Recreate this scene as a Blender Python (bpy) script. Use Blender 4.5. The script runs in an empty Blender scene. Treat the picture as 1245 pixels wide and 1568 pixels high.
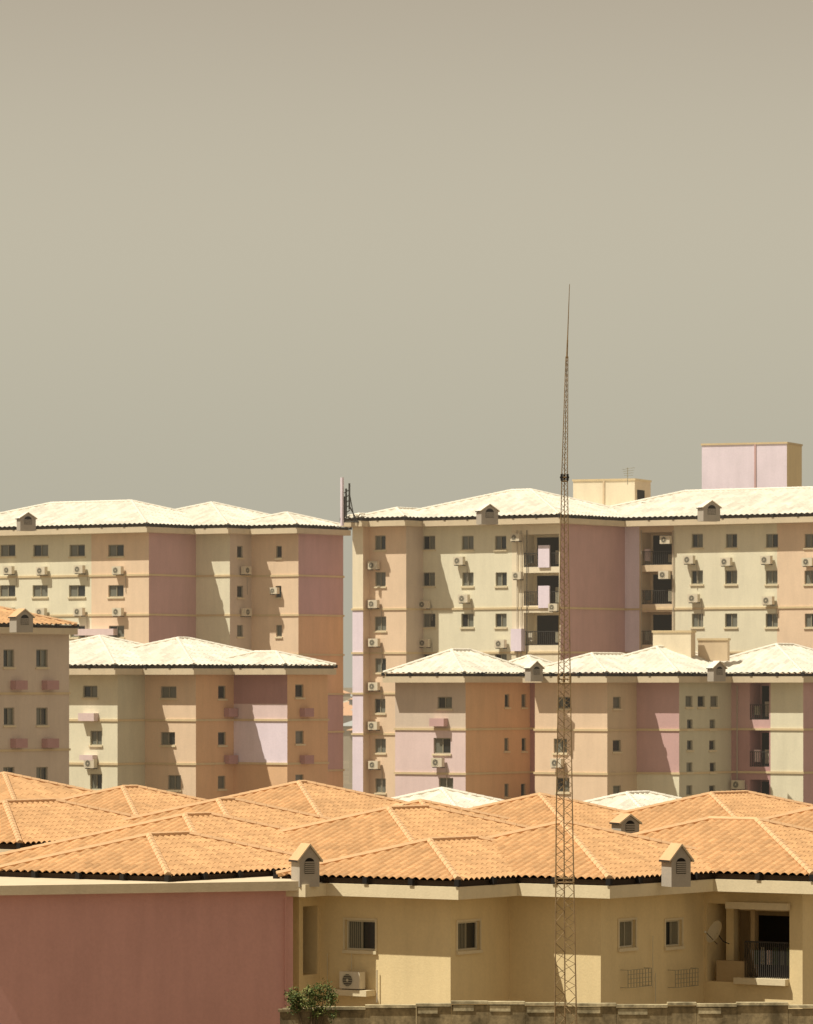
import bpy, math, random
from mathutils import Vector
random.seed(7)
F = 7115.0; CX, HY = 622.5, 1050.0
CZ = 13.0       # eye height above ground (m)
scene = bpy.context.scene

def at(px, py, D):
    return Vector(((px-CX)*D/F, D, CZ+(HY-py)*D/F))

# ---------------------------------------------------------------- materials
MATS = {}
def mat(name, col, rough=0.85, kind='stucco', metallic=0.0):
    m = bpy.data.materials.new(name); m.use_nodes = True
    nt = m.node_tree; N = nt.nodes; L = nt.links
    b = N['Principled BSDF']; b.inputs['Roughness'].default_value = rough
    b.inputs['Metallic'].default_value = metallic
    if kind in ('gloss', 'plain'):
        b.inputs['Base Color'].default_value = (*col, 1)
        if kind == 'plain': b.inputs['Specular IOR Level'].default_value = 0.2
        MATS[name] = m; return m
    b.inputs['Specular IOR Level'].default_value = 0.15
    tc = N.new('ShaderNodeTexCoord')
    def noise(scale, sc=(1, 1, 1), det=5, rg=0.6):
        mp = N.new('ShaderNodeMapping'); mp.inputs['Scale'].default_value = sc
        L.new(tc.outputs['Object'], mp.inputs['Vector'])
        n = N.new('ShaderNodeTexNoise'); n.inputs['Scale'].default_value = scale
        n.inputs['Detail'].default_value = det; n.inputs['Roughness'].default_value = rg
        L.new(mp.outputs[0], n.inputs['Vector']); return n.outputs['Fac']
    def rng(x, a, b_, c, d):
        r = N.new('ShaderNodeMapRange'); L.new(x, r.inputs[0])
        for i, v in enumerate((a, b_, c, d)): r.inputs[i+1].default_value = v
        return r.outputs[0]
    def mul(x, y):
        k = N.new('ShaderNodeMath'); k.operation = 'MULTIPLY'
        L.new(x, k.inputs[0]); L.new(y, k.inputs[1]); return k.outputs[0]
    if kind == 'stucco':
        f = mul(rng(noise(0.35), .3, .7, .94, 1.04), rng(noise(1.1, (1.6, 1.6, .25), 3), .4, .75, 1.0, .92))
        f = mul(f, rng(noise(9), .3, .7, .96, 1.03))
    elif kind == 'tile':
        a = N.new('ShaderNodeAttribute'); a.attribute_name = 'tv'
        f = mul(rng(a.outputs['Fac'], 0, 1, .86, 1.09), rng(noise(.6), .3, .7, .86, 1.07))
        f = mul(f, rng(noise(5), .3, .75, 1.04, .84))
    elif kind == 'metal':
        f = mul(rng(noise(3), .3, .7, .7, 1.2), rng(noise(20), .3, .7, .85, 1.1))
    elif kind == 'grime':
        f = mul(rng(noise(1.2, (1, 1, .5)), .35, .65, .40, 1.15), rng(noise(6), .3, .7, .6, 1.15))
    else:
        f = mul(rng(noise(.05), .3, .7, .8, 1.15), rng(noise(1.5), .3, .7, .85, 1.1))
    vm = N.new('ShaderNodeVectorMath'); vm.operation = 'SCALE'
    vm.inputs[0].default_value = col; L.new(f, vm.inputs['Scale'])
    L.new(vm.outputs[0], b.inputs['Base Color'])
    bp = N.new('ShaderNodeBump'); bp.inputs['Strength'].default_value = .25; bp.inputs['Distance'].default_value = .03
    L.new(noise(14), bp.inputs['Height']); L.new(bp.outputs[0], b.inputs['Normal'])
    MATS[name] = m; return m

mat('stucco_cream', (.84, .74, .56)); mat('stucco_tan', (.68, .54, .37)); mat('stucco_peach', (.80, .61, .44))
mat('stucco_orange', (.76, .49, .29)); mat('stucco_mauve', (.60, .39, .38)); mat('stucco_darkmauve', (.49, .285, .28))
mat('stucco_pink', (.64, .355, .32)); mat('stucco_lavender', (.82, .72, .82)); mat('stucco_green', (.78, .73, .56))
mat('stucco_sage', (.64, .60, .46)); mat('stucco_grey', (.66, .55, .45)); mat('stucco_ochre', (.80, .64, .37))
mat('stucco_ochre_shaded', (.46, .34, .19)); mat('stucco_rose', (.76, .60, .59)); mat('fascia_yellow', (.74, .63, .43))  # darker ochre has the porch interior's shade painted in
mat('fascia_tan', (.66, .55, .39)); mat('ledge_yellow', (.68, .54, .33)); mat('dormer_grey_shaded', (.42, .37, .31))  # dormer grey darkened to paint in the shaded gable fronts
mat('tile_white', (.80, .75, .64), .7, 'tile'); mat('tile_orange', (.62, .365, .18), .8, 'tile')
mat('cap_orange', (.67, .43, .24), .8, 'stucco'); mat('cap_white', (.80, .75, .65), .8)
mat('eave_shade', (.05, .035, .025), .9, 'plain'); mat('bracket_black', (.02, .017, .015), .8, 'plain')  # near-black eave strip: shadow under the tile edge put into colour
mat('glass_dark', (.03, .032, .03), .12, 'gloss'); mat('glass_grey', (.16, .16, .13), .2, 'gloss')
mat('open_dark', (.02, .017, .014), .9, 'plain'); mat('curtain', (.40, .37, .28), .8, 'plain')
mat('frame_metal', (.33, .30, .22), .5, 'plain'); mat('frame_light', (.62, .56, .42), .6, 'plain')
mat('ac_body', (.70, .62, .48), .6); mat('ac_fan', (.12, .11, .09), .7, 'plain')
mat('rail_dark', (.05, .045, .04), .6, 'plain'); mat('pipe', (.45, .40, .32), .6, 'plain')
mat('mast_steel', (.26, .175, .09), .75, 'metal'); mat('wall_grime', (.36, .28, .16), .95, 'grime')
mat('wall_cap', (.58, .49, .31), .95, 'grime'); mat('earth', (.22, .175, .12), .95, 'ground')
mat('leaf_dark', (.045, .07, .02), .7, 'plain'); mat('leaf_mid', (.09, .12, .03), .7, 'plain')
mat('leaf_light', (.20, .21, .07), .7, 'plain'); mat('bark', (.12, .085, .05), .9, 'plain')
mat('far_blue', (.40, .42, .42), .9); mat('far_tan', (.50, .44, .34), .9); mat('far_orange', (.60, .36, .22), .9)  # distance haze is bleached into the far colours

# ---------------------------------------------------------------- mesh builder
class MB:
    def __init__(s): s.v = []; s.f = []; s.m = []; s.names = []; s.tv = []
    def mi(s, n):
        if n not in s.names: s.names.append(n)
        return s.names.index(n)
    def face(s, pts, m, tv=.5):
        k = len(s.v); s.v.extend([tuple(p) for p in pts]); s.f.append(tuple(range(k, k+len(pts))))
        s.m.append(s.mi(m)); s.tv.append(tv)
    def box(s, O, u, v, s0, s1, t0, t1, z0, z1, m):
        P = lambda a, b, z: (O[0]+u[0]*a+v[0]*b, O[1]+u[1]*a+v[1]*b, z)
        c = [P(s0, t0, z0), P(s1, t0, z0), P(s1, t1, z0), P(s0, t1, z0), P(s0, t0, z1), P(s1, t0, z1), P(s1, t1, z1), P(s0, t1, z1)]
        k = len(s.v); s.v.extend(c)
        for q in ((3, 2, 1, 0), (4, 5, 6, 7), (0, 1, 5, 4), (1, 2, 6, 5), (2, 3, 7, 6), (3, 0, 4, 7)):
            s.f.append(tuple(k+i for i in q)); s.m.append(s.mi(m)); s.tv.append(.5)
    def tube(s, p, q, r, m, n=6, r2=None):
        p = Vector(p); q = Vector(q); d = (q-p).normalized(); r2 = r if r2 is None else r2
        a = d.orthogonal().normalized(); b = d.cross(a); k = len(s.v)
        for c, rr in ((p, r), (q, r2)):
            for i in range(n):
                t = 2*math.pi*i/n; s.v.append(tuple(c+(a*math.cos(t)+b*math.sin(t))*rr))
        for i in range(n):
            j = (i+1) % n; s.f.append((k+i, k+j, k+n+j, k+n+i)); s.m.append(s.mi(m)); s.tv.append(.5)
        s.f.append(tuple(k+i for i in reversed(range(n)))); s.m.append(s.mi(m)); s.tv.append(.5)
        s.f.append(tuple(k+n+i for i in range(n))); s.m.append(s.mi(m)); s.tv.append(.5)
    def build(s, name, parent=None, org=(0, 0, 0), smooth=False):
        if not s.f: return None
        me = bpy.data.meshes.new(name)
        me.from_pydata([(x-org[0], y-org[1], z-org[2]) for x, y, z in s.v], [], s.f)
        for n in s.names: me.materials.append(MATS[n])
        me.polygons.foreach_set('material_index', s.m)
        a = me.attributes.new('tv', 'FLOAT', 'FACE'); a.data.foreach_set('value', s.tv)
        me.update()
        o = bpy.data.objects.new(name, me); scene.collection.objects.link(o)
        if parent: o.parent = parent
        else: o.location = org
        return o

def empty(name, loc):
    e = bpy.data.objects.new(name, None); e.location = loc; e.empty_display_size = 1
    scene.collection.objects.link(e); return e

# ---------------------------------------------------------------- roofs
def tile_slope(mb, A, d, inw, Le, half, z0, pitch, m, wc, sub, course):
    ns = max(2, int(round(Le/wc)))*sub
    ss = [Le*i/ns for i in range(ns+1)]
    rows = []; v = 0.0; ri = 0
    while v < half-1e-4:
        e = min(v+course, half); rows.append((v, e, ri)); v = e; ri += 1
    base = len(mb.v); H = []; cols = len(ss)
    idx = mb.mi(m)
    for (v0, v1, r) in rows:
        for vv, lift in ((v0, .014), (v1, .0)):
            for i, s_ in enumerate(ss):
                vm = min(s_, Le-s_, half); vc = min(vv, vm)
                h = .09*abs(math.sin(math.pi*s_/(Le/(ns/sub)))) + lift
                mb.v.append((A[0]+d[0]*s_+inw[0]*vc, A[1]+d[1]*s_+inw[1]*vc, z0+vc*pitch+h))
                H.append(vv > vm)
    nr = len(rows)*2
    tvr = {}
    for j in range(nr-1):
        for i in range(cols-1):
            if H[j*cols+i] and H[j*cols+i+1]: continue
            a = base+j*cols+i
            mb.f.append((a, a+1, a+1+cols, a+cols)); mb.m.append(idx)
            key = (j//2, i//sub)
            if key not in tvr: tvr[key] = random.random()
            mb.tv.append(tvr[key])

def hip_roof(mb, cap, C0, u, v, s0, s1, t0, t1, z0, pitch, m, capm, fine=False, capr=.12):
    P = lambda a, b: (C0[0]+u[0]*a+v[0]*b, C0[1]+u[1]*a+v[1]*b)
    W, Dp = s1-s0, t1-t0; half = min(W, Dp)/2
    wc, sub, course = (.32, 4, .42) if fine else (.45, 2, .8)
    n = lambda x: (-x[0], -x[1])
    tile_slope(mb, P(s0, t0), u, v, W, half, z0, pitch, m, wc, sub, course)
    tile_slope(mb, P(s1, t0), v, n(u), Dp, half, z0, pitch, m, wc, sub, course)
    tile_slope(mb, P(s1, t1), n(u), n(v), W, half, z0, pitch, m, wc, sub, course)
    tile_slope(mb, P(s0, t1), n(v), u, Dp, half, z0, pitch, m, wc, sub, course)
    zr = z0+half*pitch
    a = (s0+half, t0+half); b = (s1-half, t1-half)
    V3 = lambda s_, t_, z: Vector((*P(s_, t_), z+.05))
    def capline(p, q):
        L_ = (q-p).length; k = max(1, int(L_/.42))
        for i in range(k):
            cap.tube(p.lerp(q, i/k), p.lerp(q, (i+1.08)/k), capr*1.08, capm, 6, capr*.95)
    capline(V3(s0, t0, z0), V3(s0+half, t0+half, zr)); capline(V3(s1, t0, z0), V3(s1-half, t0+half, zr))
    capline(V3(s1, t1, z0), V3(s1-half, t1-half, zr)); capline(V3(s0, t1, z0), V3(s0+half, t1-half, zr))
    pa, pb = V3(*a, zr), V3(*b, zr)
    if (pa-pb).length > .3: capline(pa, pb)

# ---------------------------------------------------------------- building
class Building:
    def __init__(s, name, ang, px0, D0, eave_py, base=0.0, roof='white', pitch=.30, fine=False, ov=1.0, slab=.40, fascia='fascia_tan'):
        a = math.radians(ang); s.u = (math.cos(a), -math.sin(a)); s.v = (math.sin(a), math.cos(a))
        p = at(px0, eave_py, D0); s.C0 = (p.x, p.y); s.ze = p.z; s.base = base
        s.roofm = 'tile_'+roof; s.capm = 'cap_'+roof; s.pitch = pitch; s.fine = fine; s.ov = ov; s.slab = slab; s.fascia = fascia
        s.name = name; s.W = MB(); s.R = MB(); s.K = MB(); s.E = MB(); s.G = MB(); s.Fm = MB(); s.A = MB(); s.L = MB(); s.B = MB(); s.X = MB()
        s.wings = []; s.n = 0; s.even = False
    def P(s, a, b): return (s.C0[0]+s.u[0]*a+s.v[0]*b, s.C0[1]+s.u[1]*a+s.v[1]*b)
    def s_at(s, px, t):
        k = (px-CX)/F; ax = s.C0[0]+s.v[0]*t; ay = s.C0[1]+s.v[1]*t
        return (k*ay-ax)/(s.u[0]-k*s.u[1])
    def t_at(s, px, q):
        k = (px-CX)/F; ax = s.C0[0]+s.u[0]*q; ay = s.C0[1]+s.u[1]*q
        return (k*ay-ax)/(s.v[0]-k*s.v[1])
    def facade(s, specs):
        cs, ct = 0.0, 0.0
        for i, (xl, xc, xr, Lu, Lv) in enumerate(specs):
            if i > 0:
                ct = s.t_at(specs[i-1][2], cs)
                cs = s.s_at(xc, ct)
            s.wings.append(dict(s=cs, t=ct, Lu=Lu, Lv=Lv, holes={'L': [], 'R': []}, mat={'L': [], 'R': []}))
    def colour(s, w, side, bands): s.wings[w]['mat'][side] = bands
    def loc(s, w, side, px, py):
        W = s.wings[w]
        if side == 'L':
            q = s.s_at(px, W['t']); x, y = s.P(q, W['t'])
        else:
            q = s.t_at(px, W['s']); x, y = s.P(W['s'], q)
        return q, CZ+(HY-py)/F*y
    def win(s, w, side, px, py, wd, ht, kind='w'):
        q0, z = s.loc(w, side, px-wd/2, py); q1, _ = s.loc(w, side, px+wd/2, py)
        _, zb = s.loc(w, side, px, py+ht/2); _, zt = s.loc(w, side, px, py-ht/2)
        s.wings[w]['holes'][side].append((min(q0, q1), max(q0, q1), zb, zt, kind))
    def frame_of(s, w, side):
        W = s.wings[w]
        if side == 'L': return s.P(0, W['t']), s.u, (-s.v[0], -s.v[1])
        return s.P(W['s'], 0), s.v, s.u
    def ac(s, w, side, px, py, big=1.0):
        px += random.uniform(-1.5, 1.5) if not s.fine else 0; py += random.uniform(-1.5, 1.5) if not s.fine else 0
        q, z = s.loc(w, side, px, py); O, d, n = s.frame_of(w, side)
        a = s.A; hw, hh = .42*big, .29*big
        a.box(O, d, n, q-hw, q+hw, .15, .49, z-hh, z+hh, 'ac_body')
        a.box(O, d, n, q-hw*.8, q-hw*.7, .003, .47, z-hh-.06, z-hh-.003, 'rail_dark')
        a.box(O, d, n, q+hw*.7, q+hw*.8, .003, .47, z-hh-.06, z-hh-.003, 'rail_dark')
        if random.random() < .6: a.tube((O[0]+d[0]*(q+hw+.06)+n[0]*.04, O[1]+d[1]*(q+hw+.06)+n[1]*.04, z), (O[0]+d[0]*(q+hw+.1)+n[0]*.04, O[1]+d[1]*(q+hw+.1)+n[1]*.04, z-random.uniform(.8, 2.2)), .02, 'pipe', 5)
        cx = q-hw*.2
        def ring(r0, r1, off, m, k=14):
            for i in range(k):
                t0, t1 = 2*math.pi*i/k, 2*math.pi*(i+1)/k
                pts = []
                for r, t in ((r0, t0), (r1, t0), (r1, t1), (r0, t1)):
                    qq = cx+r*math.cos(t); pts.append((O[0]+d[0]*qq+n[0]*off, O[1]+d[1]*qq+n[1]*off, z+r*math.sin(t)))
                a.face(pts, m)
        ring(.001, .21*big, .495, 'ac_fan'); ring(.21*big, .25*big, .50, 'frame_light'); ring(.001, .05*big, .505, 'frame_light')
        for k in range(-2, 3):
            a.box(O, d, n, cx-.2*big, cx+.2*big, .502, .508, z+k*.08*big-.006, z+k*.08*big+.006, 'frame_light')
    def bx(s, w, side, px, py, wd, ht, out, m):
        q0, z = s.loc(w, side, px-wd/2, py); q1, _ = s.loc(w, side, px+wd/2, py)
        _, zb = s.loc(w, side, px, py+ht/2); _, zt = s.loc(w, side, px, py-ht/2)
        O, d, n = s.frame_of(w, side); s.X.box(O, d, n, min(q0, q1), max(q0, q1), .003, out, zb, zt, m)
    def pipe(s, w, side, px, py0, py1, r=.04, m='pipe'):
        q, z0 = s.loc(w, side, px, py0); _, z1 = s.loc(w, side, px, py1); O, d, n = s.frame_of(w, side)
        x, y = O[0]+d[0]*q+n[0]*.1, O[1]+d[1]*q+n[1]*.1
        s.X.tube((x, y, z0), (x, y, z1), r, m)
    def wall(s, O, d, n, q0, q1, z0, z1, holes, cut_q, cut_z, mfun):
        qs = sorted(set([q0, q1]+[x for x in cut_q if q0 < x < q1]+[x for h in holes for x in h[:2] if q0 < x < q1]))
        zs = sorted(set([z0, z1]+[x for x in cut_z if z0 < x < z1]+[x for h in holes for x in h[2:4] if z0 < x < z1]))
        P = lambda q, o, z: (O[0]+d[0]*q+n[0]*o, O[1]+d[1]*q+n[1]*o, z)
        for i in range(len(qs)-1):
            for j in range(len(zs)-1):
                cq, cz = (qs[i]+qs[i+1])/2, (zs[j]+zs[j+1])/2
                if any(h[0] < cq < h[1] and h[2] < cz < h[3] for h in holes): continue
                s.W.face([P(qs[i], 0, zs[j]), P(qs[i+1], 0, zs[j]), P(qs[i+1], 0, zs[j+1]), P(qs[i], 0, zs[j+1])], mfun(cq, cz))
        for (a, b, c, e, kind) in holes:
            dep = {'w': .16, 'n': .16, 'b': 1.4, 'd': .9, 'o': .7, 'p': 2.2}[kind]
            mm = mfun((a+b)/2, (c+e)/2)
            for pts in ([(a, c), (a, e)], [(b, c), (b, e)], [(a, c), (b, c)], [(a, e), (b, e)]):
                (x0, y0), (x1, y1) = pts
                s.W.face([P(x0, 0, y0), P(x1, 0, y1), P(x1, -dep, y1), P(x0, -dep, y0)], mm)
            Bk = [P(a, -dep, c), P(b, -dep, c), P(b, -dep, e), P(a, -dep, e)]
            w_, h_ = b-a, e-c
            if kind in 'wn':
                mid = (a+b)/2
                if kind == 'w':
                    r = random.random()
                    gl, gr = ('glass_grey', 'glass_dark') if r < .35 else ('glass_dark', 'glass_grey') if r < .6 else ('glass_grey', 'glass_grey') if r < .85 else ('open_dark', 'glass_grey')
                    s.G.face([P(a, -dep, c), P(mid, -dep, c), P(mid, -dep, e), P(a, -dep, e)], gl)
                    s.G.face([P(mid, -dep, c), P(b, -dep, c), P(b, -dep, e), P(mid, -dep, e)], gr)
                    s.Fm.box(O, d, n, mid-.03, mid+.03, -dep+.01, -dep+.06, c+.06, e-.06, 'frame_metal')
                    if s.fine:
                        for side_, g in ((0, gl), (1, gr)):
                            if g != 'glass_grey': continue
                            for k in range(7):
                                q = (a if side_ == 0 else mid)+.09+k*(w_/2-.14)/6
                                s.Fm.box(O, d, n, q-.012, q+.012, -dep+.01, -dep+.03, c+.06, e-.06, 'frame_metal')
                else: s.G.face(Bk, 'glass_dark' if random.random() < .6 else 'glass_grey')
                fr = 'frame_light' if s.fine else 'frame_metal'
                s.Fm.box(O, d, n, a, a+.06, -dep+.01, -dep+.07, c, e, fr); s.Fm.box(O, d, n, b-.06, b, -dep+.01, -dep+.07, c, e, fr)
                s.Fm.box(O, d, n, a+.06, b-.06, -dep+.01, -dep+.07, c, c+.06, fr); s.Fm.box(O, d, n, a+.06, b-.06, -dep+.01, -dep+.07, e-.06, e, fr)
                s.Fm.box(O, d, n, a-.08, b+.08, .003, .09, c-.12, c-.01, 'fascia_yellow')
                if s.fine:
                    s.Fm.box(O, d, n, a-.08, a-.005, .003, .04, c-.005, e+.07, 'fascia_yellow'); s.Fm.box(O, d, n, b+.005, b+.08, .003, .04, c-.005, e+.07, 'fascia_yellow')
                    s.Fm.box(O, d, n, a-.004, b+.004, .003, .04, e+.003, e+.07, 'fascia_yellow')
            elif kind in 'bp':
                s.W.face(Bk, mm if kind == 'b' else 'stucco_ochre_shaded')
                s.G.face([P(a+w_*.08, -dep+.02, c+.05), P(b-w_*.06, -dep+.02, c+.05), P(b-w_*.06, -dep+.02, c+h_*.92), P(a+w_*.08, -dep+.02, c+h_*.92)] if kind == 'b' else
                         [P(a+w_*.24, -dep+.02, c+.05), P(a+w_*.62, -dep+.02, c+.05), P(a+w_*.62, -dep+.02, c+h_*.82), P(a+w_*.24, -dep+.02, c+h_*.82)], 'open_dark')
                if kind == 'b':
                    k = max(3, int(w_/.16))
                    for i in range(k+1):
                        q = a+.03+(w_-.06)*i/k; s.Fm.box(O, d, n, q-.014, q+.014, -.06, -.03, c+.05, c+.95, 'rail_dark')
                    s.Fm.box(O, d, n, a, b, -.08, -.02, c+.951, c+1.0, 'rail_dark'); s.Fm.box(O, d, n, a, b, -.08, -.02, c, c+.049, 'rail_dark')
                    s.Fm.box(O, d, n, a+.15, a+.55, -.5, -.3, c+.3, c+.3+random.uniform(.5, .9), random.choice(['curtain', 'stucco_rose', 'glass_grey', 'ac_body']))
                    s.Fm.box(O, d, n, b-.75, b-.35, -.9, -.7, c+.2, c+random.uniform(.7, 1.4), random.choice(['curtain', 'pipe', 'frame_metal']))
                else:
                    s.G.face([P(a+w_*.68, -dep+.03, c+h_*.42), P(a+w_*.95, -dep+.03, c+h_*.42), P(a+w_*.95, -dep+.03, c+h_*.78), P(a+w_*.68, -dep+.03, c+h_*.78)], 'glass_dark')
            else:
                s.G.face(Bk, 'open_dark')
    def build(s, ledges=(), brk=2.0):
        yref = s.C0[1]; lz = [CZ+(HY-p)/F*yref for p in ledges]
        nv = (-s.v[0], -s.v[1]); nu = (-s.u[0], -s.u[1])
        for i, W in enumerate(s.wings):
            dz = .004*i; ze = s.ze+dz; wt = ze-s.slab-.2
            s1, t0 = W['s'], W['t']; s0, t1 = s1-W['Lu'], t0+W['Lv']
            def mk(side):
                bands = W['mat'][side] or [(None, [(None, 'stucco_tan')])]
                bq = []; cz = []
                for pt, bb in bands:
                    q = 1e9 if pt is None else s.loc(i, side, pt, HY)[0]
                    l = []
                    for py, m in bb:
                        z = -1e9
                        if py is not None: z = CZ+(HY-py)/F*(s.P(s1, t0)[1]); cz.append(z)
                        l.append((z, m))
                    bq.append((q, l))
                def f(q, z):
                    for qq, l in bq:
                        if q < qq:
                            for zz, m in l:
                                if z > zz: return m
                            return l[-1][1]
                    return bq[-1][1][-1][1]
                return f, [b[0] for b in bq if b[0] < 1e8], cz
            fL, cq, cz = mk('L')
            s.wall(s.P(0, t0), s.u, nv, s0, s1, s.base, wt, W['holes']['L'], cq, cz, fL)
            fR, cq, cz = mk('R')
            s.wall(s.P(s1, 0), s.v, s.u, t0, t1, s.base, wt, W['holes']['R'], cq, cz, fR)
            s.wall(s.P(0, t1), s.u, s.v, s0, s1, s.base, wt, [], [], [], lambda a, b: 'stucco_tan')
            s.wall(s.P(s0, 0), s.v, nu, t0, t1, s.base, wt, [], [], [], lambda a, b: fL(s0+.1, b))
            o = s.ov
            oL, oR, oB = (o, o, o) if s.even else (.3, o*.6, .12)
            a0, a1, b0, b1 = s0-oL, s1+oR, t0-o, t1+oB
            s.E.box(s.C0, s.u, s.v, a0, a1, b0, b1, wt, ze-.2, s.fascia)
            for z in lz:
                z += dz; e = .07
                s.L.box(s.C0, s.u, s.v, s0-e, s1+e, t0-e, t0-.002, z-.07, z+.07, 'ledge_yellow')
                s.L.box(s.C0, s.u, s.v, s1+.002, s1+e, t0, t1+e, z-.07, z+.07, 'ledge_yellow')
            if W.get('roof', True):
                s.E.box(s.C0, s.u, s.v, a0+.12, a1-.15, b0+.2, b1-.05, ze-.199, ze-.01, 'eave_shade')
                r = .03
                a0 += r; a1 -= r; b0 += r; b1 -= r
                hip_roof(s.R, s.K, s.C0, s.u, s.v, a0, a1, b0, b1, ze, s.pitch, s.roofm, s.capm, s.fine)
                ln = a1-a0; k = max(1, round(ln/brk))
                for j in range(k+1):
                    c = a0+ln*j/k; s.B.box(s.C0, s.u, s.v, c-.09, c+.09, b0-.1, b0+.06, ze-.16, ze+.05, 'bracket_black')
                ln = b1-b0; k = max(1, round(ln/brk))
                for j in range(1, k+1):
                    c = b0+ln*j/k; s.B.box(s.C0, s.u, s.v, a1-.06, a1+.1, c-.09, c+.09, ze-.16, ze+.05, 'bracket_black')
        e = empty(s.name, (s.C0[0], s.C0[1], s.base)); org = tuple(e.location)
        for n_, m_ in (('walls', s.W), ('roof_tiles', s.R), ('ridge_caps', s.K), ('eaves', s.E), ('window_glass', s.G), ('window_frames', s.Fm),
                       ('air_conditioners', s.A), ('floor_ledges', s.L), ('gutter_brackets', s.B), ('fittings', s.X)):
            m_.build(n_, e, org)
        s.obj = e
        return e
    def extra_roof(s, px_peak, py_peak, Dpk, half, Lu, Lv):
        p = at(px_peak, py_peak, Dpk)
        cx = p.x+half*(s.u[0]-s.v[0]); cy = p.y+half*(s.u[1]-s.v[1]); z0 = p.z-half*s.pitch
        C = (cx, cy)
        hip_roof(s.R, s.K, C, s.u, s.v, -Lu, 0, 0, Lv, z0, s.pitch, s.roofm, s.capm, s.fine)
        s.E.box(C, s.u, s.v, -Lu+.05, -.05, .05, Lv-.05, z0-.6, z0-.2, s.fascia)
        s.E.box(C, s.u, s.v, -Lu+.3, -.3, .3, Lv-.3, z0-.199, z0-.01, 'eave_shade')
        s.E.box(C, s.u, s.v, -Lu+.8, -.8, .8, Lv-.8, s.base, z0-.601, 'stucco_ochre')
        for j in range(int(Lu/2)+1):
            s.B.box(C, s.u, s.v, -j*2-.09, -j*2+.09, -.1, .06, z0-.16, z0+.05, 'bracket_black')
        for j in range(1, int(Lv/2)+1):
            s.B.box(C, s.u, s.v, -.06, .1, j*2-.09, j*2+.09, z0-.16, z0+.05, 'bracket_black')
    def dormer(s, px, py_base, D, w, h, m='dormer_grey_shaded', ang=20, dep=1.0):
        a = math.radians(ang); d = (math.cos(a), math.sin(a)); b = (-math.sin(a), math.cos(a))
        p = at(px, py_base, D); O = (p.x, p.y); z = p.z
        P = lambda q, t, zz: (O[0]+d[0]*q+b[0]*t, O[1]+d[1]*q+b[1]*t, z+zz)
        hw = w/2; hs = h*.55; X = s.X
        prof = [(-hw, -.4), (hw, -.4), (hw, hs), (0, h), (-hw, hs)]
        X.face([P(q, 0, zz) for q, zz in prof], m)
        for i in range(5):
            q0, z0 = prof[i]; q1, z1 = prof[(i+1) % 5]
            X.face([P(q0, 0, z0), P(q1, 0, z1), P(q1, dep, z1), P(q0, dep, z0)], m)
        X.face([P(q, dep, zz) for q, zz in prof], m)
        for sg in (-1, 1):
            e = .10; t = .07; k = (h-hs)/hw
            A_, B_ = (0, h+.02), (sg*(hw+e), hs-k*e+.02)
            y0, y1 = -.08, dep
            c = [P(A_[0], y0, A_[1]), P(B_[0], y0, B_[1]), P(B_[0], y0, B_[1]+t), P(A_[0], y0, A_[1]+t)]
            g = [P(A_[0], y1, A_[1]), P(B_[0], y1, B_[1]), P(B_[0], y1, B_[1]+t), P(A_[0], y1, A_[1]+t)]
            X.face(c, 'fascia_tan'); X.face([c[0], c[1], g[1], g[0]], 'fascia_tan')
            X.face([c[3], c[2], g[2], g[3]], s.capm); X.face([c[1], c[2], g[2], g[1]], 'eave_shade')
        pts = [P(-hw*.5, -.01, .05), P(hw*.5, -.01, .05)]
        for i in range(9):
            t = math.pi*i/8; pts.append(P(hw*.5*math.cos(t), -.01, hs*.75+hw*.5*math.sin(t)))
        X.face(pts, 'open_dark')
        k = max(3, int(hs*1.2/.1))
        for i in range(k):
            zz = .08+i*(hs*.75)/k
            X.box((O[0], O[1]), d, b, -hw*.48, hw*.48, -.04, -.012, z+zz, z+zz+.04, 'dormer_grey_shaded')

def rows(b, w, side, xs, ys, wd, ht, kind='w'):
    for y in ys:
        for x in xs: b.win(w, side, x+random.uniform(-.6, .6), y, wd*random.uniform(.95, 1.05), ht, kind)

def satellite_dish(c, ax, R_, m, back):
    dish = MB(); ax = Vector(ax).normalized(); e1 = ax.orthogonal().normalized(); e2 = ax.cross(e1)
    for i in range(4):
        for j in range(18):
            pts = []
            for ii, jj in ((i, j), (i+1, j), (i+1, j+1), (i, j+1)):
                r = R_*ii/4+.001; t = 2*math.pi*jj/18; pts.append(c+e1*r*math.cos(t)+e2*r*math.sin(t)+ax*(r*r*.8))
            dish.face(pts, m)
    lnb = c+ax*R_*1.2+Vector((0, 0, -R_*.4))
    dish.tube(c+Vector((0, 0, -R_*.9)), lnb, .015, 'rail_dark'); dish.tube(lnb, lnb+ax*.08, .04, 'frame_light')
    dish.tube(c, c+back*.5+Vector((0, 0, -.3)), .02, 'rail_dark'); dish.tube(c+back*.5+Vector((0, 0, -.3)), c+back+Vector((0, 0, -.4)), .02, 'rail_dark')
    return dish.build('satellite_dish', None, tuple(c))

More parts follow.
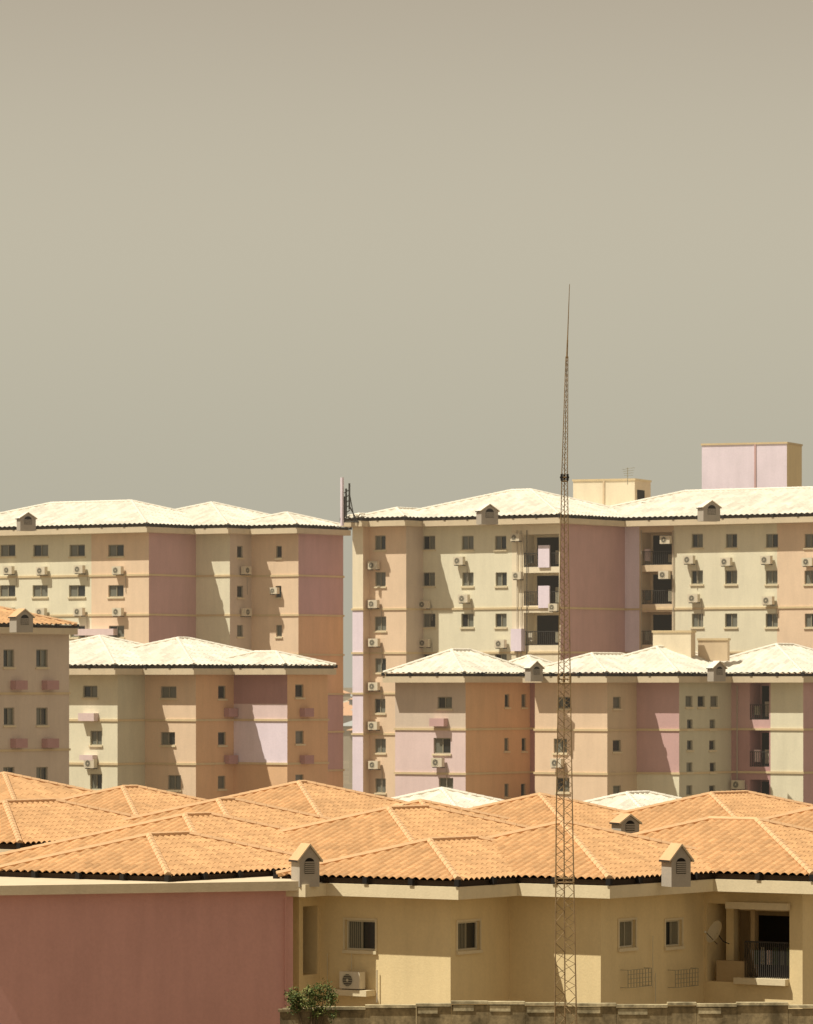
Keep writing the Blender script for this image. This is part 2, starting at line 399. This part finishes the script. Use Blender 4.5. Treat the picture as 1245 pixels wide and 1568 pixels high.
# ================================================================ back left block
b = Building('apartment_building', 35, 228, 337, 803)
b.facade([(-60, 228, 300, 20, 12), (300, 352, 385, 12, 12), (385, 457, 525, 6, 5.6)])
b.colour(0, 'L', [(140, [(None, 'stucco_green')]), (None, [(None, 'stucco_peach')])])
b.colour(0, 'R', [(None, [(1000, 'stucco_mauve'), (None, 'stucco_peach')])])
b.colour(1, 'L', [(None, [(None, 'stucco_green')])]); b.colour(1, 'R', [(None, [(None, 'stucco_grey')])])
b.colour(2, 'L', [(None, [(None, 'stucco_peach')])]); b.colour(2, 'R', [(None, [(941, 'stucco_mauve'), (1062, 'stucco_orange'), (1182, 'stucco_mauve'), (None, 'stucco_orange')])])
rows(b, 0, 'L', [12, 62, 118, 178], [843, 905, 967], 24, 18)
rows(b, 1, 'R', [368], [845, 906, 966, 1026], 9, 18, 'n'); rows(b, 2, 'L', [427], [845, 906, 966], 9, 18, 'n')
for x in (18, 68, 125, 185):
    for y in (873, 936): b.ac(0, 'L', x, y)
for y in (873, 936): b.ac(1, 'R', 372, y)
b.ac(2, 'L', 425, 905, .8)
b.bx(0, 'L', 150, 968, 60, 10, .5, 'stucco_rose')
b.dormer(43, 804, 333, 1.15, .85)
b.build([880, 941, 1002, 1063, 1122, 1182])

# ================================================================ near-left grey block with tiled roof
b = Building('apartment_building', 35, -30, 285, 955, roof='orange', fine=False)
b.facade([(-120, -30, 92, 8, 8.6)])
b.colour(0, 'R', [(None, [(None, 'stucco_grey')])]); b.colour(0, 'L', [(None, [(None, 'stucco_grey')])])
rows(b, 0, 'R', [14, 64], [1008, 1097, 1188], 17, 27)
for x in (25, 73):
    for y in (1049, 1138): b.bx(0, 'R', x, y, 18, 14, .45, 'stucco_darkmauve')
b.dormer(38, 958, 281, 1.1, .95, ang=30)
b.build([1062, 1150])

# ================================================================ middle left block
b = Building('apartment_building', 35, 180, 302, 1019)
b.facade([(92, 180, 222, 12, 12), (222, 300, 358, 11, 12), (358, 440, 496, 6.5, 4.5)])
b.colour(0, 'L', [(None, [(None, 'stucco_green')])]); b.colour(0, 'R', [(None, [(None, 'stucco_sage')])])
b.colour(1, 'L', [(None, [(None, 'stucco_peach')])]); b.colour(1, 'R', [(None, [(None, 'stucco_orange')])])
b.colour(2, 'L', [(None, [(1078, 'stucco_darkmauve'), (1103, 'stucco_rose'), (1171, 'stucco_lavender'), (None, 'stucco_orange')])])  # dark mauve to rose break paints the eave shadow and sunlit strip
b.colour(2, 'R', [(None, [(None, 'stucco_orange')])])
b.win(0, 'L', 138, 1059, 22, 18); b.win(0, 'L', 147, 1130, 18, 22); b.win(0, 'L', 147, 1197, 18, 24)
b.win(1, 'L', 258, 1060, 24, 18); b.win(1, 'L', 257, 1131, 22, 20); b.win(1, 'L', 267, 1198, 20, 22)
rows(b, 1, 'R', [340], [1060, 1131, 1198], 12, 20, 'n'); rows(b, 2, 'R', [459], [1058, 1129, 1196], 13, 20, 'n')
b.bx(0, 'L', 139, 1098, 24, 12, .5, 'stucco_rose'); b.ac(0, 'L', 143, 1168); b.bx(0, 'L', 139, 1160, 20, 8, .5, 'stucco_rose')
for x, w in ((350, 1), (466, 2)):
    for y in (1091, 1163): b.bx(w, 'R', x, y, 14, 13, .42, 'stucco_darkmauve')
b.bx(1, 'R', 347, 1232, 16, 12, .42, 'stucco_darkmauve')
b.build([1103, 1170, 1238])

# ================================================================ back right block
b = Building('apartment_building', 35, 556, 337, 794)
b.facade([(540, 556, 566, .95, 3), (566, 622, 648, 4.0, 8), (648, 858, 957, 15, 13), (957, 1300, 1345, 24, 13)])
b.colour(0, 'L', [(None, [(933, 'stucco_cream'), (None, 'stucco_lavender')])]); b.colour(0, 'R', [(None, [(None, 'stucco_peach')])])
b.colour(1, 'L', [(None, [(None, 'stucco_peach')])]); b.colour(1, 'R', [(None, [(None, 'stucco_grey')])])
b.colour(2, 'L', [(784, [(None, 'stucco_green')]), (None, [(None, 'stucco_cream')])])
b.colour(2, 'R', [(None, [(None, 'stucco_mauve')])])
b.colour(3, 'L', [(979, [(None, 'stucco_lavender')]), (1032, [(None, 'stucco_tan')]), (1190, [(None, 'stucco_green')]), (None, [(None, 'stucco_peach')])])
rows(b, 1, 'L', [582], [831, 887, 955, 1019, 1081, 1142, 1203], 17, 22)
rows(b, 2, 'L', [657, 716, 767], [831, 887, 950, 1012], 18, 21)
rows(b, 3, 'L', [1068, 1120, 1182, 1241], [828, 884, 950], 18, 21)
for y in (867, 925, 985, 1052, 1112, 1170): b.ac(1, 'L', 577, y)
for x, y in ((707, 858), (654, 925), (655, 985), (713, 918), (770, 985)): b.ac(2, 'L', x, y)
for x, y in ((1060, 858), (1117, 860), (1176, 858), (1066, 915), (1180, 920), (1240, 860)): b.ac(3, 'L', x, y)
for y in (843, 902, 963): b.win(2, 'L', 829, y, 54, 50, 'b')
for y in (840, 900, 962): b.win(3, 'L', 1005, y, 48, 50, 'b')
for y in (852, 914): b.bx(2, 'L', 834, y, 17, 34, .12, 'stucco_lavender')
b.bx(2, 'L', 796, 980, 16, 34, .5, 'stucco_lavender')
for x in (793, 799, 808): b.pipe(2, 'L', x, 812, 1040, .03, 'rail_dark' if x == 808 else 'pipe')
for x in (983, 1032): b.pipe(3, 'L', x, 812, 1040, .035)
for x, y in ((795, 824), (795, 880), (852, 930)): b.ac(2, 'L', x, y, .9)
b.ac(3, 'L', 1022, 826); b.ac(3, 'L', 1022, 880)
b.dormer(750, 794, 324, 1.25, .95); b.dormer(1090, 789, 318, 1.25, .95)
b.build([933, 1000, 1062, 1124])

# ================================================================ middle right block 1
b = Building('apartment_building', 35, 713, 302, 1031, pitch=.46)
b.facade([(603, 713, 812, 5.6, 7.6), (816, 826, 840, 4, 4)])
b.colour(0, 'L', [(None, [(1117, 'stucco_grey'), (None, 'stucco_rose')])]); b.colour(0, 'R', [(None, [(None, 'stucco_orange')])])
b.colour(1, 'L', [(None, [(None, 'stucco_darkmauve')])]); b.colour(1, 'R', [(None, [(None, 'stucco_darkmauve')])])
b.win(0, 'L', 681, 1076, 22, 18); b.win(0, 'L', 677, 1142, 26, 24); b.win(0, 'L', 683, 1202, 22, 22)
rows(b, 0, 'R', [776, 802], [1073, 1140, 1210], 7, 20, 'n')
b.bx(0, 'L', 675, 1106, 22, 12, .5, 'stucco_mauve'); b.ac(0, 'L', 676, 1167)
b.dormer(822, 1034, 300.5, .85, .85)
b.build([1117, 1185])

# ================================================================ middle right block 2
b = Building('apartment_building', 35, 930, 300, 1031, pitch=.38)
b.facade([(833, 930, 975, 5.6, 9), (975, 1040, 1120, 8, 10), (1120, 1230, 1300, 9, 11)])
b.colour(0, 'L', [(None, [(None, 'stucco_peach')])]); b.colour(0, 'R', [(None, [(None, 'stucco_tan')])])
b.colour(1, 'L', [(None, [(1118, 'stucco_mauve'), (1185, 'stucco_mauve'), (None, 'stucco_green')])]); b.colour(1, 'R', [(None, [(None, 'stucco_sage')])])
b.colour(2, 'L', [(1180, [(1118, 'stucco_mauve'), (None, 'stucco_darkmauve')]), (None, [(None, 'stucco_green')])]); b.colour(2, 'R', [(None, [(None, 'stucco_mauve')])])
b.win(0, 'L', 864, 1076, 20, 18); b.win(0, 'L', 858, 1142, 20, 22); b.win(0, 'L', 862, 1202, 20, 22)
rows(b, 0, 'R', [945], [1076, 1142, 1212], 12, 18, 'n')
rows(b, 1, 'R', [1055, 1074, 1093], [1074], 11, 17, 'n'); rows(b, 1, 'R', [1056, 1091], [1109, 1141, 1175, 1210], 9, 15, 'n')
for y in (1074, 1146): b.win(2, 'L', 1163, y, 30, 56, 'b')
b.win(2, 'L', 1163, 1216, 30, 44, 'b')
b.pipe(2, 'L', 1130, 1050, 1240); b.ac(0, 'L', 858, 1168); b.ac(2, 'L', 1133, 1200)
b.dormer(1102, 1034, 301, .85, .85)
b.build([1118, 1185])

# ================================================================ rooftop rooms
def roof_room(name, xl, xc, xr, py0, py1, D, mL, mR, door=False, seam=None):
    a = math.radians(22); u = (math.cos(a), -math.sin(a)); v = (math.sin(a), math.cos(a))
    p = at(xc, py0, D); k = F/D
    Lu = (xc-xl)/k/u[0]; Lv = (xr-xc)/k/v[0]; zb = CZ+(HY-py1)/F*D; C = (p.x, p.y)
    m = MB(); P = lambda q, t, z: (C[0]+u[0]*q+v[0]*t, C[1]+u[1]*q+v[1]*t, z)
    m.face([P(-Lu, 0, zb), P(0, 0, zb), P(0, 0, p.z), P(-Lu, 0, p.z)], mL); m.face([P(0, 0, zb), P(0, Lv, zb), P(0, Lv, p.z), P(0, 0, p.z)], mR)
    m.face([P(0, Lv, zb), P(-Lu, Lv, zb), P(-Lu, Lv, p.z), P(0, Lv, p.z)], mR); m.face([P(-Lu, Lv, zb), P(-Lu, 0, zb), P(-Lu, 0, p.z), P(-Lu, Lv, p.z)], mL)
    m.box(C, u, v, -Lu-.06, .06, -.06, Lv+.06, p.z-.02, p.z+.12, 'ledge_yellow')
    if door: m.box(C, u, v, .003, .03, Lv*.15, Lv*.6, zb+.6, p.z-.7, 'open_dark')
    if seam: m.box(C, u, v, -Lu*seam-.07, -Lu*seam+.07, -.06, -.003, zb, p.z-.02, 'stucco_mauve' if mL == 'stucco_lavender' else mR)
    return m.build(name, None, (C[0], C[1], zb))
roof_room('rooftop_water_tank', 1078, 1205, 1234, 679, 790, 352, 'stucco_lavender', 'stucco_ochre', seam=.37)
roof_room('rooftop_stair_room', 879, 972, 1000, 735, 800, 344, 'stucco_cream', 'stucco_tan', True, .5)
roof_room('rooftop_stair_room', 1001, 1058, 1066, 968, 1012, 306, 'stucco_cream', 'stucco_tan')
roof_room('rooftop_stair_room', 1070, 1114, 1118, 980, 1012, 306.5, 'stucco_tan', 'stucco_tan')

# ================================================================ tiled houses between front and middle rows
def tiled(px, py, D, half, Lu, Lv, roof='orange', ang=35, pitch=.30, fine=True, m='stucco_ochre', extra=()):
    a = math.radians(ang); u = (math.cos(a), -math.sin(a)); v = (math.sin(a), math.cos(a))
    p = at(px, py, D); cx = p.x+half*(u[0]-v[0]); cy = p.y+half*(u[1]-v[1]); z0 = p.z-half*pitch
    b = Building('tiled_roof_house', ang, 0, 100, 0, roof=roof, pitch=pitch, fine=fine)
    b.C0 = (cx, cy); b.ze = z0; b.ov = .8; o = .77; b.even = True
    for (ds, dt, lu, lv) in [(0, 0, Lu, Lv)]+list(extra):
        b.wings.append(dict(s=ds-o, t=dt+o, Lu=lu-2*o, Lv=lv-2*o, holes={'L': [], 'R': []}, mat={'L': [(None, [(None, m)])], 'R': [(None, [(None, m)])]}))
    return b
b = tiled(14, 1206, 215, 5.2, 14, 14, fine=False); b.build()
b = tiled(192, 1216, 203, 4.8, 11, 12, extra=[(3.5, 4.5, 8, 9)]); b.dormer(350, 1258, 197, .6, .65); b.build()
b = tiled(12, 1243, 178, 3.6, 9, 12, extra=[(5, 7, 9, 10)]); b.build()
b = tiled(463, 1209, 197, 5.3, 12, 12.5, extra=[(2.8, 4, 7, 7)]); b.dormer(618, 1253, 188, .6, .5); b.build()
b = tiled(832, 1225, 199, 4.5, 10, 10, extra=[(4.0, 5.0, 7.5, 7)]); b.dormer(965, 1274, 188, .8, .65); b.build()
b = tiled(1090, 1219, 200, 4.9, 10, 13, extra=[(4.5, 5, 9, 9)]); b.build()
b = tiled(1262, 1236, 190, 4.6, 9, 12); b.build()
b = tiled(688, 1224, 228, 4.6, 12, 12, 'white', fine=False); b.build()
b = tiled(968, 1225, 228, 4.2, 10, 12, 'white', fine=False); b.build()

# ================================================================ front left: pink building
b = Building('apartment_building', 70, -60, 153.8, 1347, roof='orange', fine=True, ov=.45, fascia='fascia_tan', slab=.32)
b.even = True
b.facade([(-80, -60, 442, 7, 11.6)]); b.wings[0]['roof'] = False
b.colour(0, 'R', [(None, [(None, 'stucco_pink')])]); b.colour(0, 'L', [(None, [(None, 'stucco_pink')])])
b.pipe(0, 'R', 436, 1375, 1600, .03, 'stucco_pink')
b.build()
b = Building('tiled_roof_house', 35, 250, 158, 1340, roof='orange', fine=True)
b.even = True
b.facade([(40, 250, 440, 5.8, 8.0)]); b.colour(0, 'R', [(None, [(None, 'stucco_ochre')])])
b.extra_roof(287, 1259, 169, 5.2, 11.5, 13)
b.build()

# ================================================================ front right building
b = Building('apartment_building', 35, 458, 158.6, 1343, roof='orange', fine=True, fascia='fascia_yellow', slab=.42)
b.even = True
b.facade([(450, 458, 490, 1.2, 4), (490, 690, 780, 5.6, 8.5), (780, 920, 1078, 9, 9.2), (1078, 1229, 1320, 11, 9)])
b.wings[0]['roof'] = False
OC = [(None, [(None, 'stucco_ochre')])]
for i in range(4): b.colour(i, 'L', OC); b.colour(i, 'R', OC)
b.win(0, 'R', 475, 1440, 22, 105, 'o')
b.win(1, 'L', 552, 1432, 46, 46); b.win(1, 'R', 717, 1433, 34, 44)
b.win(2, 'R', 960, 1430, 25, 42); b.win(2, 'R', 1031, 1429, 25, 40)
b.win(3, 'L', 1146, 1445, 126, 120, 'p')
b.ac(1, 'L', 548, 1500, 1.0); b.bx(1, 'L', 545, 1519, 60, 9, .55, 'fascia_yellow')
for x in (504, 541): b.pipe(1, 'L', x, 1460, 1530, .012, 'frame_light')
b.pipe(1, 'L', 580, 1485, 1535, .02)
for cx in (968, 1040):
    q, z = b.loc(2, 'R', cx, 1497); O, d, n = b.frame_of(2, 'R')
    for i in range(9):
        q0 = q-.75+i*1.5/8; b.X.box(O, d, n, q0-.008, q0+.008, .30, .32, z-.3, z+.3, 'frame_metal')
    for i in range(5):
        z_ = z-.3+i*.15; b.X.box(O, d, n, q-.75, q+.75, .321, .335, z_-.008, z_+.008, 'frame_metal')
    for q0 in (q-.75, q+.75): b.X.box(O, d, n, q0-.01, q0+.01, .003, .30, z-.31, z-.29, 'frame_metal'); b.X.box(O, d, n, q0-.01, q0+.01, .003, .30, z+.29, z+.31, 'frame_metal')
b.pipe(2, 'R', 996, 1433, 1512, .012, 'frame_light'); b.pipe(2, 'R', 1000, 1490, 1535, .015, 'frame_light')
q0, _ = b.loc(3, 'L', 1140, 1400); q1, _ = b.loc(3, 'L', 1206, 1400); O, d, n = b.frame_of(3, 'L')
_, zr = b.loc(3, 'L', 1170, 1444); _, zs = b.loc(3, 'L', 1170, 1498); _, zq = b.loc(3, 'L', 1170, 1388)
k = 22
for i in range(k+1):
    q = q0+(q1-q0)*i/k; b.X.box(O, d, n, q-.014, q+.014, -.06, -.03, zs, zr, 'rail_dark')
b.X.box(O, d, n, q0, q1, -.08, -.02, zr+.001, zr+.05, 'rail_dark'); b.X.box(O, d, n, q0-.3, q1+.05, -.6, .25, zs-.22, zs-.003, 'fascia_yellow')
b.X.box(O, d, n, q0-.6, q1+.15, .06, .3, zq-.1, zq+.14, 'fascia_yellow')
b.X.box(O, d, n, q0-1.1, q0-.8, -.9, -.6, zs-1.5, zq+.5, 'stucco_ochre')
b.X.box(O, d, n, q0-.12, q0+.05, -.82, -.62, zs-1.2, zq+.3, 'stucco_ochre_shaded')
b.X.box(O, d, n, q0-1.2, q0+.02, -.3, -.1, zs-1.6, zs+.55, 'stucco_ochre_shaded')
for i in range(6):
    q = q0+.12+i*.26; b.X.box(O, d, n, q, q+.16, -.5, -.45, zs+.45, zs+.95+.1*(i % 2), ['leaf_mid', 'curtain', 'stucco_rose', 'leaf_dark', 'glass_grey', 'leaf_mid'][i])
b.X.tube((O[0]+d[0]*(q0-.6)-n[0]*.7, O[1]+d[1]*(q0-.6)-n[1]*.7, zq-.15), (O[0]+d[0]*(q1)-n[0]*.7, O[1]+d[1]*(q1)-n[1]*.7, zq-.15), .05, 'ledge_yellow')
b.extra_roof(602, 1250, 171, 5.6, 12.5, 15)
b.dormer(474, 1340, 157.4, .72, .98, ang=22, dep=.8); b.dormer(1043, 1340, 157.6, .72, .98, ang=22, dep=.8)
q, z = b.loc(3, 'L', 1112, 1428); c = Vector((O[0]+d[0]*q+n[0]*.6, O[1]+d[1]*q+n[1]*.6, z))
b.build()
satellite_dish(c, (-.80, -.42, .42), .42, 'frame_light', Vector((-n[0]*.8, -n[1]*.8, 0)))
satellite_dish(at(466, 1281, 176), (-.3, -.7, .6), .28, 'ac_body', Vector((0, .4, 0)))
satellite_dish(at(347, 1250, 192), (-.4, -.7, .5), .26, 'ac_body', Vector((0, .4, 0)))
satellite_dish(at(153, 1289, 172), (-.3, -.7, .6), .22, 'ac_body', Vector((0, .4, 0)))

# ================================================================ boundary wall
m = MB(); D = 151; x0 = at(434, 0, D).x; x1 = at(1330, 0, D).x; X = (1, 0); Y = (0, 1)
x = x0
while x < x1:
    w = random.uniform(.8, 1.9); zt = CZ+(HY-1536)/F*D + random.uniform(-.07, .07) - (.12 if x < at(560, 0, D).x else 0)
    m.box((0, D), X, Y, x, x+w-.01, 0, .25, 0, zt-.1-random.uniform(0, .05), 'wall_grime')
    m.box((0, D), X, Y, x-.02, x+w-.015, -.06, .31, zt-.09, zt, 'wall_cap')
    if random.random() < .5: m.box((0, D), X, Y, x+.05, x+w*.6, -.03, -.002, zt-.32, zt-.13, 'wall_cap')
    x += w
zt = CZ+(HY-1548)/F*D
m.box((0, D), X, Y, x0-.1, at(490, 0, D).x, -.5, -.07, 0, zt, 'wall_grime'); m.box((0, D), X, Y, x0-.16, at(490, 0, D).x+.06, -.56, -.065, zt+.002, zt+.08, 'wall_grime')
m.build('boundary_wall', None, (x0, D, 0))

# ================================================================ shrub
m = MB(); c = at(478, 1531, 150.4)
for k in range(9):
    t = random.uniform(-.6, .6); m.tube((c.x+t*.2, c.y, c.z-1.4), (c.x+t, c.y+random.uniform(-.15, .15), c.z+random.uniform(0, .35)), .03, 'bark', 5, .008)
cl = [(random.uniform(-.72, .72), random.uniform(-.18, .18), random.uniform(-.4, .35)) for _ in range(26)]+[(.45, 0, .5), (.2, 0, .42), (.6, 0, .3), (-.6, 0, .1)]
for (a, b_, g) in cl:
    g -= abs(a+.1)*.15; tone = random.random()
    for k in range(85):
        p = Vector((c.x+a+random.gauss(0, .1), c.y+b_+random.gauss(0, .08), c.z+g+random.gauss(0, .09)))
        e1 = Vector((random.gauss(0, 1), random.gauss(0, 1), random.gauss(0, 1))).normalized(); e2 = e1.orthogonal().normalized(); L_ = random.uniform(.035, .06)
        mm = 'leaf_light' if random.random() < .25+.3*(tone > .6) else 'leaf_mid' if random.random() < .6 else 'leaf_dark'
        m.face([p-e1*L_, p+e2*L_*.45, p+e1*L_, p-e2*L_*.45], mm)
m.build('shrub', None, (c.x, c.y, 0))

# ================================================================ lattice mast
m = MB(); D = 140
def interp(pts, py):
    for (a, xa), (b_, xb) in zip(pts, pts[1:]):
        if py <= b_: return xa+(xb-xa)*(py-a)/(b_-a)
    return pts[-1][1]
axis = lambda py: interp([(435, 872.2), (550, 868), (730, 864.5), (1000, 864), (1250, 864), (1568, 866), (1720, 867)], py)
wid = lambda py: interp([(435, .6), (520, 2.5), (550, 3.5), (730, 9), (1000, 17), (1250, 25), (1568, 33), (1720, 36)], py)*D/F
def ring3(py):
    c = at(axis(py), py, D); w = wid(py); r = w/math.sqrt(3)
    return [c+Vector((r*math.cos(t), r*math.sin(t), 0)) for t in (math.radians(-30), math.radians(90), math.radians(210))]
py = 1705.0
while py > 548:
    h = max(16, wid(py)*F/D*1.05); n_ = max(py-h, 546); A_, B_ = ring3(py), ring3(n_); mid = ring3((py+n_)/2)
    lr = .011+.011*(py-435)/1200
    for i in range(3):
        m.tube(A_[i], B_[i], lr, 'mast_steel', 6)
        j = (i+1) % 3
        m.tube(A_[i], mid[j], lr*.5, 'mast_steel', 4); m.tube(mid[j], B_[i], lr*.5, 'mast_steel', 4)
    py = n_
m.tube(at(axis(546), 548, D), at(axis(520), 520, D), .028, 'mast_steel', 6, .022); m.tube(at(axis(520), 520, D), at(872.2, 435, D), .018, 'mast_steel', 6, .009)
for yy in (731, 1040, 1345):
    R3 = ring3(yy)
    for i in range(3):
        m.tube(R3[i]-Vector((0, 0, .1)), R3[i]+Vector((0, 0, .1)), .035, 'bracket_black' if yy == 731 else 'mast_steel', 8)
        m.tube(R3[i], R3[(i+1) % 3], .02, 'mast_steel', 6); m.tube(R3[i]-Vector((0, 0, .12)), R3[(i+1) % 3]-Vector((0, 0, .12)), .02, 'mast_steel', 6)
c = at(axis(731), 731, D)
m.tube(c+Vector((-.14, 0, 0)), c+Vector((.14, 0, 0)), .03, 'bracket_black', 6)
m.build('lattice_mast', None, (at(867, 1705, D).x, D, 0))

# ================================================================ rooftop cell antenna and tv aerial
m = MB(); D = 336
m.tube(at(524, 805, D), at(524, 731, D), .13, 'stucco_lavender', 8)
for x, a, b_ in ((530, 748, 792), (527, 760, 795), (535, 740, 780)):
    m.tube(at(x, b_, D), at(x, a, D), .07, 'rail_dark', 8)
for k in range(6): m.tube(at(527, 795-k*8, D), at(536, 789-k*8, D), .04, 'rail_dark', 5)
m.tube(at(535, 775, D), at(548, 800, D), .05, 'rail_dark', 5); m.tube(at(535, 755, D), at(543, 798, D), .04, 'rail_dark', 5)
m.tube(at(522, 799, D), at(550, 799, D), .05, 'rail_dark', 5)
m.build('cell_antenna', None, tuple(at(524, 800, D)))
m = MB(); D = 340
m.tube(at(961, 742, D), at(961, 716, D), .03, 'frame_metal', 5)
for k in range(4): m.tube(at(953+k, 719+k*3, D), at(972-k, 716+k*4, D), .02, 'frame_metal', 4)
m.build('tv_aerial', None, tuple(at(961, 742, D)))

# ================================================================ distant town
m = MB()
for k in range(260):
    D = random.uniform(600, 3200); x = random.uniform(-.1, .1)*D; w = random.uniform(6, 14); dd = random.uniform(6, 12); h = random.choice([3, 3.5, 6, 7, 9])
    mm = random.choice(['far_blue', 'far_tan', 'far_tan', 'far_blue']); rf = random.choice(['far_orange', 'far_tan', 'far_blue'])
    m.box((x, D), X, Y, -w/2, w/2, 0, dd, 0, h, mm)
    a = [(-w/2-.4, -.4), (w/2+.4, -.4), (w/2+.4, dd+.4), (-w/2-.4, dd+.4)]; tp = (x, D+dd/2, h+2)
    for i in range(4):
        p, q = a[i], a[(i+1) % 4]; m.face([(x+p[0], D+p[1], h+.01), (x+q[0], D+q[1], h+.01), tp], rf)
m.build('distant_town', None, (0, 600, 0))

# ================================================================ ground
m = MB(); S = 14000
m.face([(-S, -500, 0), (S, -500, 0), (S, 30000, 0), (-S, 30000, 0)], 'earth'); m.build('ground')

# ================================================================ unseen box whose faint glow and absorption imitate haze
hz = bpy.data.materials.new('glow_haze'); hz.use_nodes = True; hn = hz.node_tree; hn.nodes.clear()
ho = hn.nodes.new('ShaderNodeOutputMaterial'); va = hn.nodes.new('ShaderNodeVolumeAbsorption'); em = hn.nodes.new('ShaderNodeEmission'); ad = hn.nodes.new('ShaderNodeAddShader')
SIG = .00032
va.inputs['Color'].default_value = (0, 0, 0, 1); va.inputs['Density'].default_value = SIG
em.inputs['Color'].default_value = (.60, .52, .39, 1); em.inputs['Strength'].default_value = SIG
hn.links.new(va.outputs[0], ad.inputs[0]); hn.links.new(em.outputs[0], ad.inputs[1]); hn.links.new(ad.outputs[0], ho.inputs['Volume'])
MATS['glow_haze'] = hz
m = MB(); m.box((0, 0), X, Y, -220, 220, 172, 760, -1, 90, 'glow_haze'); m.build('haze')

# ================================================================ light and sky
SX, SY = .549, .226
sd = Vector((-SX, -SY, 1)).normalized()
sl = bpy.data.lights.new('sun', 'SUN'); sl.energy = 5.0; sl.angle = math.radians(.5); sl.color = (1, .94, .79)
so = bpy.data.objects.new('sun', sl); so.rotation_euler = sd.to_track_quat('Z', 'Y').to_euler(); so.location = (0, 0, 80); scene.collection.objects.link(so)
w = bpy.data.worlds.new('World'); scene.world = w; w.use_nodes = True; nt = w.node_tree; N = nt.nodes; L = nt.links
bg = N['Background']; bg.inputs['Strength'].default_value = .1
sky = N.new('ShaderNodeTexSky'); sky.sky_type = 'NISHITA'; sky.sun_disc = False
sky.sun_elevation = math.asin(sd.z); sky.sun_rotation = math.atan2(sd.x, sd.y); sky.dust_density = 5; sky.air_density = 1
tc = N.new('ShaderNodeTexCoord'); sp = N.new('ShaderNodeSeparateXYZ'); L.new(tc.outputs['Generated'], sp.inputs[0])
cr = N.new('ShaderNodeValToRGB'); L.new(sp.outputs['Z'], cr.inputs[0]); cr.color_ramp.interpolation = 'B_SPLINE'
def lin(c): return [((x/255+.055)/1.055)**2.4 for x in c]
E = cr.color_ramp.elements
stops = [(0, (174, 172, 156)), (.04, (178, 175, 158)), (.085, (193, 187, 167)), (.12, (191, 183, 163)), (.15, (178, 167, 148)), (.35, (172, 157, 135)), (1, (164, 150, 130))]
E[0].position = 0; E[1].position = 1
while len(E) < len(stops): E.new(.5)
for e, (p, c) in zip(E, stops): e.position = p; e.color = (*lin(c), 1)
sc = N.new('ShaderNodeVectorMath'); sc.operation = 'SCALE'; sc.inputs['Scale'].default_value = 10; L.new(cr.outputs[0], sc.inputs[0])
mx = N.new('ShaderNodeMix'); mx.data_type = 'RGBA'; mx.inputs['Factor'].default_value = .96
L.new(sky.outputs[0], mx.inputs['A']); L.new(sc.outputs[0], mx.inputs['B']); L.new(mx.outputs['Result'], bg.inputs['Color'])

# ================================================================ camera
cd = bpy.data.cameras.new('camera'); cam = bpy.data.objects.new('camera', cd); scene.collection.objects.link(cam)
cam.location = (0, 0, CZ); cam.rotation_euler = (math.radians(90), 0, 0)
cd.sensor_fit = 'HORIZONTAL'; cd.sensor_width = 36; cd.lens = 36*F/1245
cd.shift_y = (1050-784)/1245
cd.clip_start = 1; cd.clip_end = 50000
cd.dof.use_dof = True; cd.dof.focus_distance = 155; cd.dof.aperture_fstop = 5
scene.camera = cam
scene.view_settings.view_transform = 'Standard'; scene.view_settings.look = 'None'; scene.view_settings.exposure = 0
